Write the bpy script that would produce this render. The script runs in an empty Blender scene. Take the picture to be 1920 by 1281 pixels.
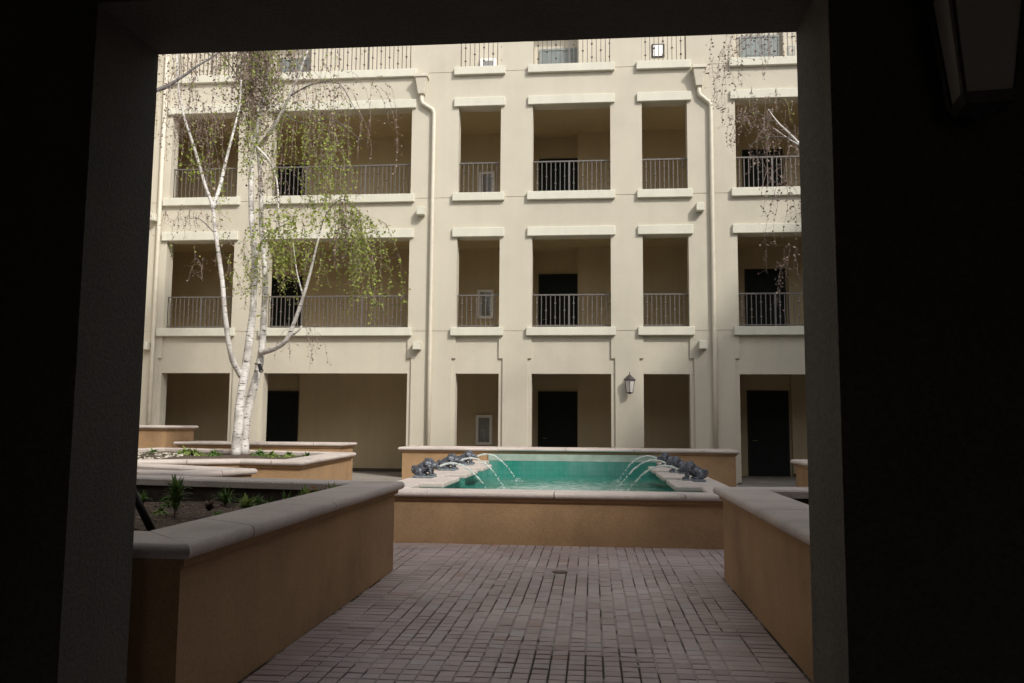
import bpy, bmesh, math, random
from mathutils import Vector, Matrix, noise
R_ = math.radians
rnd = random.Random(7)
S = bpy.context.scene
COL = S.collection

# ------------------------------------------------------------------ camera
cam_d = bpy.data.cameras.new("camera"); cam = bpy.data.objects.new("camera", cam_d); COL.objects.link(cam)
cam_d.sensor_width = 36.0; cam_d.lens = 36.0 * 1577.4 / 1920.0
cam_d.clip_start = 0.05; cam_d.clip_end = 2000
_r = Vector((0.99550552, 0.09436875, 0.00795652))
_u = Vector((0.00150950, -0.09981582, 0.99500479))
_f = Vector((-0.09469154, 0.99052074, 0.09950965))
m = Matrix((( _r.x, _u.x, -_f.x, 0), (_r.y, _u.y, -_f.y, 0), (_r.z, _u.z, -_f.z, 1.35), (0, 0, 0, 1)))
cam.matrix_world = m
S.camera = cam
# ------------------------------------------------------------------ light
SUN = Vector((0.92, -1.0, 1.12)).normalized()
w = bpy.data.worlds.new("World"); S.world = w; w.use_nodes = True
nt = w.node_tree; nt.nodes.clear()
out = nt.nodes.new('ShaderNodeOutputWorld'); bg = nt.nodes.new('ShaderNodeBackground')
sky = nt.nodes.new('ShaderNodeTexSky'); sky.sky_type = 'NISHITA'; sky.sun_disc = False
sky.sun_elevation = math.asin(SUN.z); sky.sun_rotation = math.atan2(SUN.x, SUN.y)
sky.air_density = 1.0; sky.dust_density = 3.0; sky.ozone_density = 1.0
hs = nt.nodes.new('ShaderNodeHueSaturation'); hs.inputs['Saturation'].default_value = 0.22
nt.links.new(sky.outputs[0], hs.inputs['Color']); nt.links.new(hs.outputs[0], bg.inputs[0])
nt.links.new(bg.outputs[0], out.inputs[0]); bg.inputs[1].default_value = 0.15
sd = bpy.data.lights.new("sun", 'SUN'); sd.energy = 2.2; sd.angle = R_(4.0); sd.color = (1.0, 0.95, 0.86)
so = bpy.data.objects.new("sun", sd); COL.objects.link(so)
so.rotation_mode = 'QUATERNION'; so.rotation_quaternion = SUN.to_track_quat('Z', 'Y'); so.location = (20, -20, 30)
S.view_settings.view_transform = 'Standard'; S.view_settings.look = 'None'
S.view_settings.exposure = 0.35; S.view_settings.gamma = 1.0
S.render.engine = 'CYCLES'
S.cycles.max_bounces = 10; S.cycles.diffuse_bounces = 6

# ------------------------------------------------------------------ materials
def newmat(name):
    m = bpy.data.materials.new(name); m.use_nodes = True
    n = m.node_tree; b = n.nodes['Principled BSDF']
    return m, n, b
def N(n, t, **k):
    x = n.nodes.new(t)
    for a, v in k.items():
        if a in x.inputs: x.inputs[a].default_value = v
        else: setattr(x, a, v)
    return x
def coords(n, scale=(1, 1, 1)):
    tc = N(n, 'ShaderNodeTexCoord'); mp = N(n, 'ShaderNodeMapping'); mp.inputs['Scale'].default_value = scale
    n.links.new(tc.outputs['Object'], mp.inputs[0]); return mp.outputs[0]
def ramp(n, fac, stops):
    r = N(n, 'ShaderNodeValToRGB'); e = r.color_ramp.elements
    while len(e) < len(stops): e.new(0.5)
    for i, (p, c) in enumerate(stops):
        e[i].position = p; e[i].color = c if len(c) == 4 else (*c, 1)
    n.links.new(fac, r.inputs[0]); return r.outputs[0]
def bump(n, b, fac, strength, dist=0.01, prev=None):
    x = N(n, 'ShaderNodeBump'); x.inputs['Strength'].default_value = strength; x.inputs['Distance'].default_value = dist
    n.links.new(fac, x.inputs['Height'])
    if prev: n.links.new(prev, x.inputs['Normal'])
    n.links.new(x.outputs[0], b.inputs['Normal']); return x.outputs[0]
def stucco(name, col, var=0.12, grain=70, bs=0.35, rough=0.9, streak=0.12, dist=0.012, big=0.45, spk=0.9):
    m, n, b = newmat(name)
    c = coords(n)
    n1 = N(n, 'ShaderNodeTexNoise'); n1.inputs['Scale'].default_value = big; n1.inputs['Detail'].default_value = 8; n1.inputs['Roughness'].default_value = 0.62
    n.links.new(c, n1.inputs[0])
    d = tuple(v * (1 - var * 1.7) for v in col); l = tuple(min(1, v * (1 + var * 0.8)) for v in col)
    base = ramp(n, n1.outputs[0], [(0.3, d), (0.52, col), (0.72, l)])
    cs = coords(n, (3.0, 3.0, 0.16))
    n2 = N(n, 'ShaderNodeTexNoise'); n2.inputs['Scale'].default_value = 1.6; n2.inputs['Detail'].default_value = 7
    n.links.new(cs, n2.inputs[0])
    st = ramp(n, n2.outputs[0], [(0.35, (1 - streak,) * 3), (0.6, (1, 1, 1))])
    mx = N(n, 'ShaderNodeMixRGB', blend_type='MULTIPLY'); mx.inputs[0].default_value = 1
    n.links.new(base, mx.inputs[1]); n.links.new(st, mx.inputs[2])
    n3 = N(n, 'ShaderNodeTexNoise'); n3.inputs['Scale'].default_value = grain; n3.inputs['Detail'].default_value = 5; n3.inputs['Roughness'].default_value = 0.7
    n.links.new(c, n3.inputs[0])
    sp = ramp(n, n3.outputs[0], [(0.32, (spk,) * 3), (0.62, (1.03 + (0.9 - spk) * 0.5,) * 3)])
    mx2 = N(n, 'ShaderNodeMixRGB', blend_type='MULTIPLY'); mx2.inputs[0].default_value = 1
    n.links.new(mx.outputs[0], mx2.inputs[1]); n.links.new(sp, mx2.inputs[2])
    n.links.new(mx2.outputs[0], b.inputs['Base Color'])
    b.inputs['Roughness'].default_value = rough
    bump(n, b, n3.outputs[0], bs, dist)
    return m
def plain(name, col, rough=0.6, metal=0.0, var=0.1, scale=20, bs=0.1, spec=0.5):
    m, n, b = newmat(name)
    n1 = N(n, 'ShaderNodeTexNoise'); n1.inputs['Scale'].default_value = scale; n1.inputs['Detail'].default_value = 5
    n.links.new(coords(n), n1.inputs[0])
    c = ramp(n, n1.outputs[0], [(0.3, tuple(v * (1 - var) for v in col)), (0.7, tuple(min(1, v * (1 + var)) for v in col))])
    n.links.new(c, b.inputs['Base Color'])
    b.inputs['Roughness'].default_value = rough; b.inputs['Metallic'].default_value = metal
    b.inputs['Specular IOR Level'].default_value = spec
    if bs: bump(n, b, n1.outputs[0], bs, 0.01)
    return m
M = {}
M['cream'] = stucco('cream_stucco', (0.575, 0.53, 0.435), var=0.07, streak=0.03, bs=0.25)
M['trim'] = stucco('trim_paint', (0.675, 0.655, 0.555), var=0.04, streak=0.05, bs=0.12, big=1.2)
M['tan'] = stucco('corridor_stucco', (0.55, 0.45, 0.29), var=0.06, streak=0.06, bs=0.25)
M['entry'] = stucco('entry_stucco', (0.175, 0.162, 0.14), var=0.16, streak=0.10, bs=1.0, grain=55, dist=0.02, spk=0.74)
M['dim'] = stucco('passage_stucco', (0.50, 0.48, 0.38), var=0.08, streak=0.1, bs=0.5)
M['ochre'] = stucco('ochre_stucco', (0.405, 0.255, 0.135), var=0.18, streak=0.05, bs=0.4, big=1.1, grain=55, spk=0.84)
M['stone'] = stucco('cast_stone', (0.60, 0.525, 0.485), var=0.12, streak=0.0, bs=0.25, grain=70, big=1.5, spk=0.82)
M['pipe'] = plain('painted_pipe', (0.62, 0.57, 0.47), 0.5, 0, 0.06, 6, 0.03)
M['iron'] = plain('painted_iron', (0.15, 0.135, 0.125), 0.45, 0.3, 0.2, 40, 0.1)
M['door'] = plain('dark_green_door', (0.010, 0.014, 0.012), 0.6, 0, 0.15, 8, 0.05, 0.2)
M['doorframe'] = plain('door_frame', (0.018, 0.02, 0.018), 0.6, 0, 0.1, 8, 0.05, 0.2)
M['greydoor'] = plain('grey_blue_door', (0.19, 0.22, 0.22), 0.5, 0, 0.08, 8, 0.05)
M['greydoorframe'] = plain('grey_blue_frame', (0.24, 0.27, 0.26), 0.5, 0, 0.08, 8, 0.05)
M['brass'] = plain('dull_brass', (0.4, 0.3, 0.15), 0.35, 0.9, 0.1)
M['bronze'] = plain('dark_bronze', (0.115, 0.125, 0.15), 0.36, 0.4, 0.5, 28, 0.6)
M['plinth'] = plain('blue_grey_plinth', (0.20, 0.235, 0.26), 0.45, 0.1, 0.3, 30, 0.3)
M['whiteframe'] = plain('white_enamel', (0.82, 0.81, 0.78), 0.4, 0, 0.05)
M['lampmetal'] = plain('lantern_metal', (0.10, 0.085, 0.09), 0.5, 0.4, 0.2, 30, 0.1)
M['blackmetal'] = plain('black_metal', (0.012, 0.012, 0.012), 0.45, 0.5, 0.2)
M['cylinder'] = plain('silver_cylinder', (0.35, 0.35, 0.36), 0.3, 0.3, 0.1)
M['soil'] = plain('dark_soil', (0.075, 0.05, 0.035), 0.95, 0, 0.45, 14, 0.9)
M['chip'] = plain('bark_chips', (0.22, 0.15, 0.11), 0.9, 0, 0.6, 9, 0.3)
M['pale'] = plain('pale_stone', (0.45, 0.41, 0.35), 0.8, 0, 0.3, 9, 0.2)
M['inner_shade'] = plain('painted_planter_shade', (0.05, 0.04, 0.03), 0.9, 0, 0.4, 12, 0.3)  # near-black colour standing in for shade on the planters' inner faces
M['concrete'] = stucco('concrete', (0.30, 0.27, 0.24), var=0.14, streak=0, bs=0.2, grain=60)
def m_glass_cabinet():
    m, n, b = newmat('cabinet_glass')
    b.inputs['Base Color'].default_value = (0.5, 0.5, 0.5, 1); b.inputs['Roughness'].default_value = 0.05
    b.inputs['Alpha'].default_value = 0.35
    return m
M['cabglass'] = m_glass_cabinet()
M['cabback'] = plain('cabinet_back', (0.10, 0.10, 0.10), 0.6)
def m_pane():
    m, n, b = newmat('frosted_pane')
    b.inputs['Base Color'].default_value = (0.80, 0.77, 0.74, 1); b.inputs['Roughness'].default_value = 0.5
    b.inputs['Transmission Weight'].default_value = 0.25
    return m
M['pane'] = m_pane()
def m_bark():
    m, n, b = newmat('birch_bark')
    c = coords(n, (7, 7, 30))
    v = N(n, 'ShaderNodeTexNoise'); v.inputs['Scale'].default_value = 1.0; v.inputs['Detail'].default_value = 4; v.inputs['Roughness'].default_value = 0.6
    n.links.new(c, v.inputs[0])
    f = ramp(n, v.outputs[0], [(0.0, (0.03, 0.025, 0.022)), (0.36, (0.06, 0.05, 0.045)), (0.405, (0.66, 0.63, 0.60)), (0.7, (0.82, 0.79, 0.75))])
    c2 = coords(n, (1, 1, 1)); v2 = N(n, 'ShaderNodeTexNoise'); v2.inputs['Scale'].default_value = 3.5; v2.inputs['Detail'].default_value = 6
    n.links.new(c2, v2.inputs[0])
    g = ramp(n, v2.outputs[0], [(0.3, (0.5, 0.47, 0.45)), (0.55, (1, 1, 1))])
    mx = N(n, 'ShaderNodeMixRGB', blend_type='MULTIPLY'); mx.inputs[0].default_value = 1
    n.links.new(f, mx.inputs[1]); n.links.new(g, mx.inputs[2])
    n.links.new(mx.outputs[0], b.inputs['Base Color']); b.inputs['Roughness'].default_value = 0.75
    bump(n, b, v.outputs[0], 0.5, 0.01)
    return m
M['bark'] = m_bark()
M['greybark'] = plain('grey_limb_bark', (0.13, 0.12, 0.115), 0.85, 0, 0.4, 14, 0.5)
M['twig'] = plain('brown_twigs', (0.23, 0.165, 0.145), 0.85, 0, 0.25, 6, 0)
def m_leaf(name, a, bcol, tr=0.35):
    m, n, b = newmat(name)
    g = N(n, 'ShaderNodeNewGeometry')
    c = ramp(n, g.outputs['Random Per Island'], [(0.0, a), (0.6, bcol), (1.0, tuple(min(1, x * 1.35) for x in bcol))])
    n.links.new(c, b.inputs['Base Color']); b.inputs['Roughness'].default_value = 0.6
    t = N(n, 'ShaderNodeBsdfTranslucent'); n.links.new(c, t.inputs[0])
    mx = N(n, 'ShaderNodeMixShader'); mx.inputs[0].default_value = tr
    o = n.nodes['Material Output']
    n.links.new(b.outputs[0], mx.inputs[1]); n.links.new(t.outputs[0], mx.inputs[2]); n.links.new(mx.outputs[0], o.inputs[0])
    return m
M['green'] = m_leaf('spring_leaves', (0.17, 0.22, 0.035), (0.38, 0.45, 0.10), 0.5)
M['brown'] = m_leaf('brown_catkins', (0.08, 0.055, 0.045), (0.28, 0.21, 0.17), 0.25)
M['plant'] = m_leaf('planter_leaves', (0.045, 0.09, 0.02), (0.13, 0.22, 0.05), 0.3)
M['limeplant'] = m_leaf('lime_leaves', (0.12, 0.18, 0.04), (0.24, 0.32, 0.08), 0.35)
M['redplant'] = m_leaf('dry_reddish_leaves', (0.10, 0.05, 0.04), (0.20, 0.12, 0.10), 0.2)
def m_tile():
    m, n, b = newmat('teal_tile')
    br = N(n, 'ShaderNodeTexBrick'); br.offset = 0.0; br.inputs['Scale'].default_value = 1
    br.inputs['Brick Width'].default_value = 0.10; br.inputs['Row Height'].default_value = 0.10; br.inputs['Mortar Size'].default_value = 0.004
    br.inputs['Color1'].default_value = (0.03, 0.235, 0.185, 1); br.inputs['Color2'].default_value = (0.038, 0.265, 0.21, 1); br.inputs['Mortar'].default_value = (0.03, 0.17, 0.14, 1)
    tc = N(n, 'ShaderNodeTexCoord'); sx = N(n, 'ShaderNodeSeparateXYZ'); cx = N(n, 'ShaderNodeCombineXYZ'); ad = N(n, 'ShaderNodeMath', operation='ADD')
    n.links.new(tc.outputs['Object'], sx.inputs[0]); n.links.new(sx.outputs[0], ad.inputs[0]); n.links.new(sx.outputs[1], ad.inputs[1])
    n.links.new(ad.outputs[0], cx.inputs[0]); n.links.new(sx.outputs[2], cx.inputs[1]); n.links.new(cx.outputs[0], br.inputs[0])
    nz = N(n, 'ShaderNodeTexNoise'); nz.inputs['Scale'].default_value = 1.6; nz.inputs['Detail'].default_value = 7; n.links.new(coords(n, (1.5, 1.5, 0.5)), nz.inputs[0])
    cr = ramp(n, nz.outputs[0], [(0.35, (0, 0, 0)), (0.75, (0.55, 0.55, 0.55))])
    mm = N(n, 'ShaderNodeMixRGB'); mm.inputs[2].default_value = (0.22, 0.36, 0.33, 1); n.links.new(cr, mm.inputs[0]); n.links.new(br.outputs[0], mm.inputs[1])
    n.links.new(mm.outputs[0], b.inputs['Base Color']); b.inputs['Roughness'].default_value = 0.25
    return m
M['tile'] = m_tile()
M['paletile'] = plain('pale_tile_band', (0.36, 0.44, 0.38), 0.5, 0, 0.15, 5, 0.1)
def m_water():
    m, n, b = newmat('pool_water')
    c = coords(n)
    f = N(n, 'ShaderNodeTexNoise'); f.inputs['Scale'].default_value = 3.2; f.inputs['Detail'].default_value = 9; f.inputs['Roughness'].default_value = 0.7; f.inputs['Distortion'].default_value = 1.2
    n.links.new(c, f.inputs[0])
    gr = N(n, 'ShaderNodeTexCoord'); mp = N(n, 'ShaderNodeMapping'); mp.inputs['Location'].default_value = (0.43 / 1.5, -12.9 / 4.2, -0.3); mp.inputs['Scale'].default_value = (1 / 1.5, 1 / 4.2, 1)
    n.links.new(gr.outputs['Object'], mp.inputs[0])
    sp = N(n, 'ShaderNodeTexGradient', gradient_type='SPHERICAL'); n.links.new(mp.outputs[0], sp.inputs[0])
    # churned froth where the jets land: spherical falloff x noise
    mu = N(n, 'ShaderNodeMath', operation='MULTIPLY_ADD'); mu.inputs[1].default_value = 0.50
    n.links.new(sp.outputs[0], mu.inputs[0]); n.links.new(f.outputs[0], mu.inputs[2])
    foam = ramp(n, mu.outputs[0], [(0.0, (0, 0, 0)), (0.56, (0, 0, 0)), (0.82, (1, 1, 1))])
    mx = N(n, 'ShaderNodeMixRGB'); mx.inputs[1].default_value = (0.02, 0.20, 0.155, 1); mx.inputs[2].default_value = (0.42, 0.56, 0.52, 1)
    n.links.new(foam, mx.inputs[0]); n.links.new(mx.outputs[0], b.inputs['Base Color'])
    b.inputs['Roughness'].default_value = 0.07; b.inputs['IOR'].default_value = 1.33
    w2 = N(n, 'ShaderNodeTexNoise'); w2.inputs['Scale'].default_value = 9; w2.inputs['Detail'].default_value = 5; n.links.new(c, w2.inputs[0])
    bump(n, b, w2.outputs[0], 0.8, 0.06)
    return m
M['water'] = m_water()
def m_jet():
    m, n, b = newmat('falling_water')
    b.inputs['Base Color'].default_value = (0.85, 0.92, 0.90, 1); b.inputs['Roughness'].default_value = 0.15
    b.inputs['Transmission Weight'].default_value = 0.45; b.inputs['IOR'].default_value = 1.2
    return m
M['jet'] = m_jet()
def m_paver():
    m, n, b = newmat('clay_pavers')
    g = N(n, 'ShaderNodeNewGeometry')
    c = ramp(n, g.outputs['Random Per Island'], [(0.0, (0.42, 0.335, 0.32)), (0.4, (0.49, 0.40, 0.385)), (0.8, (0.52, 0.43, 0.415)), (0.95, (0.50, 0.45, 0.45)), (1.0, (0.43, 0.29, 0.26))])
    n1 = N(n, 'ShaderNodeTexNoise'); n1.inputs['Scale'].default_value = 1.1; n1.inputs['Detail'].default_value = 7; n1.inputs['Roughness'].default_value = 0.65
    cc = coords(n); n.links.new(cc, n1.inputs[0])
    d = ramp(n, n1.outputs[0], [(0.3, (0.72, 0.70, 0.70)), (0.5, (0.95, 0.94, 0.95)), (0.68, (1.18, 1.16, 1.16))])
    mx = N(n, 'ShaderNodeMixRGB', blend_type='MULTIPLY'); mx.inputs[0].default_value = 1
    n.links.new(c, mx.inputs[1]); n.links.new(d, mx.inputs[2]); n.links.new(mx.outputs[0], b.inputs['Base Color'])
    b.inputs['Roughness'].default_value = 0.5
    n2 = N(n, 'ShaderNodeTexNoise'); n2.inputs['Scale'].default_value = 60; n2.inputs['Detail'].default_value = 5; n.links.new(cc, n2.inputs[0])
    bump(n, b, n2.outputs[0], 0.4, 0.006)
    return m
M['paver'] = m_paver()
def m_joint():
    m, n, b = newmat('paver_joints')
    n1 = N(n, 'ShaderNodeTexNoise'); n1.inputs['Scale'].default_value = 1.15; n1.inputs['Detail'].default_value = 6; n1.inputs['Roughness'].default_value = 0.7
    mp = coords(n); n.links.new(mp, n1.inputs[0])
    c = ramp(n, n1.outputs[0], [(0.46, (0.045, 0.04, 0.03)), (0.52, (0.46, 0.40, 0.38))])
    n.links.new(c, b.inputs['Base Color']); b.inputs['Roughness'].default_value = 0.95
    return m
M['joint'] = m_joint()

# ------------------------------------------------------------------ mesh helpers
def tag(o, label=None, cat=None, group=None, kind=None):
    if label: o['label'] = label
    if cat: o['category'] = cat
    if group: o['group'] = group
    if kind: o['kind'] = kind
    return o
def empty(name, loc, label=None, cat=None, group=None, rz=0):
    o = bpy.data.objects.new(name, None); COL.objects.link(o); o.location = loc; o.rotation_euler = (0, 0, rz)
    o.empty_display_size = 0.2
    return tag(o, label, cat, group)
class MB:
    def __init__(s): s.v = []; s.f = []
    def add(s, V, F):
        k = len(s.v); s.v += [tuple(p) for p in V]; s.f += [tuple(i + k for i in f) for f in F]
    def quad(s, a, b, c, d): s.add([a, b, c, d], [(0, 1, 2, 3)])
    def box(s, x0, x1, y0, y1, z0, z1):
        V = [(x0, y0, z0), (x1, y0, z0), (x1, y1, z0), (x0, y1, z0), (x0, y0, z1), (x1, y0, z1), (x1, y1, z1), (x0, y1, z1)]
        s.add(V, [(0, 3, 2, 1), (4, 5, 6, 7), (0, 1, 5, 4), (1, 2, 6, 5), (2, 3, 7, 6), (3, 0, 4, 7)])
    def tube(s, pts, rad, n=8, cap=True):
        pts = [Vector(p) for p in pts]
        if not isinstance(rad, (list, tuple)): rad = [rad] * len(pts)
        V = []; F = []; prev = None
        for i, p in enumerate(pts):
            t = (pts[min(i + 1, len(pts) - 1)] - pts[max(i - 1, 0)]).normalized()
            a = prev if prev is not None else (Vector((1, 0, 0)) if abs(t.x) < 0.8 else Vector((0, 1, 0)))
            a = (a - t * a.dot(t)).normalized(); prev = a; bb = t.cross(a)
            for k in range(n):
                an = 2 * math.pi * k / n
                V.append(p + (a * math.cos(an) + bb * math.sin(an)) * rad[i])
        for i in range(len(pts) - 1):
            for k in range(n):
                F.append((i * n + k, i * n + (k + 1) % n, (i + 1) * n + (k + 1) % n, (i + 1) * n + k))
        if cap:
            F.append(tuple(range(n - 1, -1, -1))); F.append(tuple((len(pts) - 1) * n + k for k in range(n)))
        s.add(V, F)
    def frustum(s, c, z0, w0, z1, w1, rot=0.0, n=4):
        V = []
        for z, ww in ((z0, w0), (z1, w1)):
            for k in range(n):
                a = rot + math.pi / n + 2 * math.pi * k / n
                r = ww / 2 / math.cos(math.pi / n)
                V.append((c[0] + r * math.cos(a), c[1] + r * math.sin(a), z))
        F = [tuple(range(n - 1, -1, -1)), tuple(range(n, 2 * n))] + [(k, (k + 1) % n, n + (k + 1) % n, n + k) for k in range(n)]
        s.add(V, F)
    def build(s, name, mat, parent=None, smooth=False, bevel=0, world=True):
        me = bpy.data.meshes.new(name); me.from_pydata(s.v, [], s.f); me.validate(); me.update()
        me.materials.append(mat)
        if smooth: me.polygons.foreach_set('use_smooth', [True] * len(me.polygons))
        o = bpy.data.objects.new(name, me); COL.objects.link(o)
        if parent:
            o.parent = parent
            if world:      # vertices are given in world coordinates
                inv = (Matrix.Translation(parent_loc(parent)) @ Matrix.Rotation(parent_rot(parent), 4, 'Z')).inverted()
                me.transform(inv)
        if bevel:
            b = o.modifiers.new('bevel', 'BEVEL'); b.width = bevel; b.segments = 2; b.limit_method = 'ANGLE'
        return o
def parent_loc(p):
    l = Vector(p.location)
    while p.parent: p = p.parent; l += Vector(p.location)
    return l
def parent_rot(p):
    r = p.rotation_euler.z
    while p.parent: p = p.parent; r += p.rotation_euler.z
    return r

def wall_grid(mb, xs, zs, depth, back, T=lambda x, y, z: (x, y, z)):
    """front faces at depth(cell) (None = open), reveals between neighbours, back sheet at `back`"""
    nx, nz = len(xs) - 1, len(zs) - 1
    D = [[depth((xs[i] + xs[i + 1]) / 2, (zs[j] + zs[j + 1]) / 2) for j in range(nz)] for i in range(nx)]
    q = lambda *p: mb.quad(*[T(*a) for a in p])
    g = lambda i, j: (back if D[i][j] is None else D[i][j]) if 0 <= i < nx and 0 <= j < nz else back
    for i in range(nx):
        for j in range(nz):
            x0, x1, z0, z1 = xs[i], xs[i + 1], zs[j], zs[j + 1]
            if D[i][j] is not None:
                d = D[i][j]
                q((x0, d, z0), (x1, d, z0), (x1, d, z1), (x0, d, z1))
                q((x1, back, z0), (x0, back, z0), (x0, back, z1), (x1, back, z1))
    for j in range(nz):
        for i in range(nx + 1):
            a, b = g(i - 1, j), g(i, j)
            if abs(a - b) > 1e-6:
                x = xs[i]; q((x, a, zs[j]), (x, b, zs[j]), (x, b, zs[j + 1]), (x, a, zs[j + 1]))
    for i in range(nx):
        for j in range(nz + 1):
            a, b = g(i, j - 1), g(i, j)
            if abs(a - b) > 1e-6:
                z = zs[j]; q((xs[i], a, z), (xs[i + 1], a, z), (xs[i + 1], b, z), (xs[i], b, z))
def uniq(l): 
    r = []
    for v in sorted(l):
        if not r or v - r[-1] > 1e-4: r.append(v)
    return r

# ------------------------------------------------------------------ polygon offset / coping
def offs(poly, d):
    """inward offset for a CCW polygon"""
    n = len(poly); out = []
    for i in range(n):
        p0 = Vector(poly[i - 1]); p = Vector(poly[i]); p1 = Vector(poly[(i + 1) % n])
        a = (p - p0).normalized(); b = (p1 - p).normalized()
        na = Vector((-a.y, a.x)); nb = Vector((-b.y, b.x))
        mi = (na + nb); mi = mi / max(0.2, mi.dot(na))
        out.append(p + mi * d)
    return out
def ring(mb, poly, prof, stone=None, gap=0.006):
    n = len(poly); P = [offs(poly, o) for o, z in prof]; k = len(prof)
    for e in range(n):
        L = (Vector(poly[(e + 1) % n]) - Vector(poly[e])).length
        ns = max(1, round(L / stone)) if stone else 1
        # joints sit inside the edge, corners stay whole
        cuts = [0.0] + [(s + 0.5) / ns for s in range(ns)] + [1.0] if stone and L > 0.9 else [0.0, 1.0]
        for s in range(len(cuts) - 1):
            t0 = cuts[s] + (gap / L if s > 0 else 0); t1 = cuts[s + 1] - (gap / L if s < len(cuts) - 2 else 0)
            V = []
            jz = rnd.uniform(-0.0015, 0.0015)
            for t in (t0, t1):
                for i in range(k):
                    a = P[i][e].lerp(P[i][(e + 1) % n], t); V.append((a.x, a.y, prof[i][1] + (jz if stone else 0)))
            F = [(i, (i + 1) % k, k + (i + 1) % k, k + i) for i in range(k)]
            if s > 0: F.append(tuple(range(k - 1, -1, -1)))
            if s < len(cuts) - 2: F.append(tuple(range(k, 2 * k)))
            mb.add(V, F)
def nose_prof(z, wid, t=0.07, over=0.0):
    h = t / 2
    pr = []
    for a in range(-90, 91, 18):      # rounded outer nose
        pr.append((h - h * math.cos(R_(a)), z - h + h * math.sin(R_(a))))
    pr += [(wid - 0.015, z), (wid, z - 0.015), (wid, z - t)]
    return pr
def planter(poly, ztop, zsoil, label, group='raised planters in the courtyard', wid=0.43, inset=0.08, soil=True, soilsub=5):
    c = sum((Vector(p) for p in poly), Vector((0, 0))) / len(poly)
    root = empty('planter', (c.x, c.y, 0), label, 'planter', group)
    b = MB(); ring(b, poly, nose_prof(ztop, wid), stone=1.35); b.build('coping', M['stone'], root, smooth=False)
    for poly_ in root.children[0].data.polygons: poly_.use_smooth = False
    b = MB(); zt = ztop - 0.074
    ring(b, poly, [(inset, 0.0), (inset, zt - 0.045), (inset - 0.03, zt - 0.03), (inset - 0.03, zt), (wid - 0.03, zt), (wid - 0.03, 0.0)])
    b.build('wall', M['ochre'], root)
    b = MB(); ring(b, poly, [(wid - 0.029, 0.01), (wid - 0.029, zt - 0.002), (wid - 0.02, zt - 0.002), (wid - 0.02, 0.01)]); b.build('inner_shade', M['inner_shade'], root)  # dark sheet over the inner wall faces, shade put into its colour
    if soil:
        bm = bmesh.new(); vs = [bm.verts.new((p.x, p.y, zsoil)) for p in offs(poly, wid - 0.05)]
        bm.faces.new(vs); bmesh.ops.triangulate(bm, faces=bm.faces[:])
        for _ in range(soilsub): bmesh.ops.subdivide_edges(bm, edges=bm.edges[:], cuts=1, use_grid_fill=True)
        for v in bm.verts:
            v.co.z += 0.05 * noise.noise(v.co * 1.3) + 0.02 * noise.noise(v.co * 6)
            v.co -= Vector((c.x, c.y, 0))
        me = bpy.data.meshes.new('soil'); bm.to_mesh(me); bm.free(); me.materials.append(M['soil'])
        o = bpy.data.objects.new('soil', me); COL.objects.link(o); o.parent = root
    return root

# ================================================================== GROUND
g = MB(); g.quad((-150, -150, -0.03), (150, -150, -0.03), (150, 150, -0.03), (-150, 150, -0.03))
tag(g.build('ground', M['concrete']), kind='structure')
g = MB(); g.quad((-12.6, 3.4, -0.012), (11.4, 3.4, -0.012), (11.4, 24, -0.012), (-12.6, 24, -0.012))
tag(g.build('pavement', M['concrete']), kind='structure')
# brick path: joint bed + individual clay pavers
g = MB(); g.quad((-1.86, -4.9, -0.006), (1.18, -4.9, -0.006), (1.18, 7.9, -0.006), (-1.86, 7.9, -0.006)); g.quad((-3.9, 7.9, -0.006), (3.2, 7.9, -0.006), (3.2, 9.75, -0.006), (-3.9, 9.75, -0.006))
tag(g.build('path_bed', M['joint']), kind='structure')
pv = MB()
def paver(x0, x1, y0, y1):
    j = 0.0048; b = 0.004
    x0 += j + rnd.uniform(-.001, .001); x1 -= j; y0 += j + rnd.uniform(-.0012, .0012); y1 -= j
    h = rnd.uniform(-0.0015, 0.0015); tx = rnd.uniform(-.0012, .0012); ty = rnd.uniform(-.0012, .0012)
    h -= 0.0035
    B = [(x0, y0, -.006), (x1, y0, -.006), (x1, y1, -.006), (x0, y1, -.006)]
    m_ = [(x0, y0, h), (x1, y0, h), (x1, y1, h), (x0, y1, h)]
    t = [(x0 + b, y0 + b, .004 + h - tx - ty), (x1 - b, y0 + b, .004 + h + tx - ty), (x1 - b, y1 - b, .004 + h + tx + ty), (x0 + b, y1 - b, .004 + h - tx + ty)]
    V = B + m_ + t; F = [(8, 9, 10, 11)]
    for a in range(4):
        c = (a + 1) % 4; F += [(a, c, 4 + c, 4 + a), (4 + a, 4 + c, 8 + c, 8 + a)]
    pv.add(V, F)
PX0, PX1 = -1.84, 1.16
def inb(x): return x
y = 2.95
nb = 3                                            # header border bands of 0.2 m beside the planter walls
y = 2.95
while y < 9.7:
    for sx in (PX0, PX1 - 0.2):
        if 3.3 < y: paver(sx, sx + 0.2, y, y + 0.1)
    for sx in (PX0 + 0.2, PX1 - 0.4):
        if 3.3 < y and noise.noise(Vector((sx, y * 0.5, 3))) > -0.15: paver(sx, sx + 0.2, y, y + 0.1)
        else: paver(sx, sx + 0.1, y, y + 0.1); paver(sx + 0.1, sx + 0.2, y, y + 0.1)
    y += 0.1
nc = 22; cw = (PX1 - PX0 - 0.8) / nc
kc = 0
def column(x0, cw, ya):
    global kc
    kc += 1; y = ya - (0.1 if kc % 2 else 0)
    while y < 9.7:
        split = noise.noise(Vector((x0 * 0.45, y * 0.8, 1.7))) > 0.0
        if split: paver(x0, x0 + cw, y, y + 0.1); paver(x0, x0 + cw, y + 0.1, y + 0.2)
        else: paver(x0, x0 + cw, y, y + 0.2)
        y += 0.2
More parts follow.
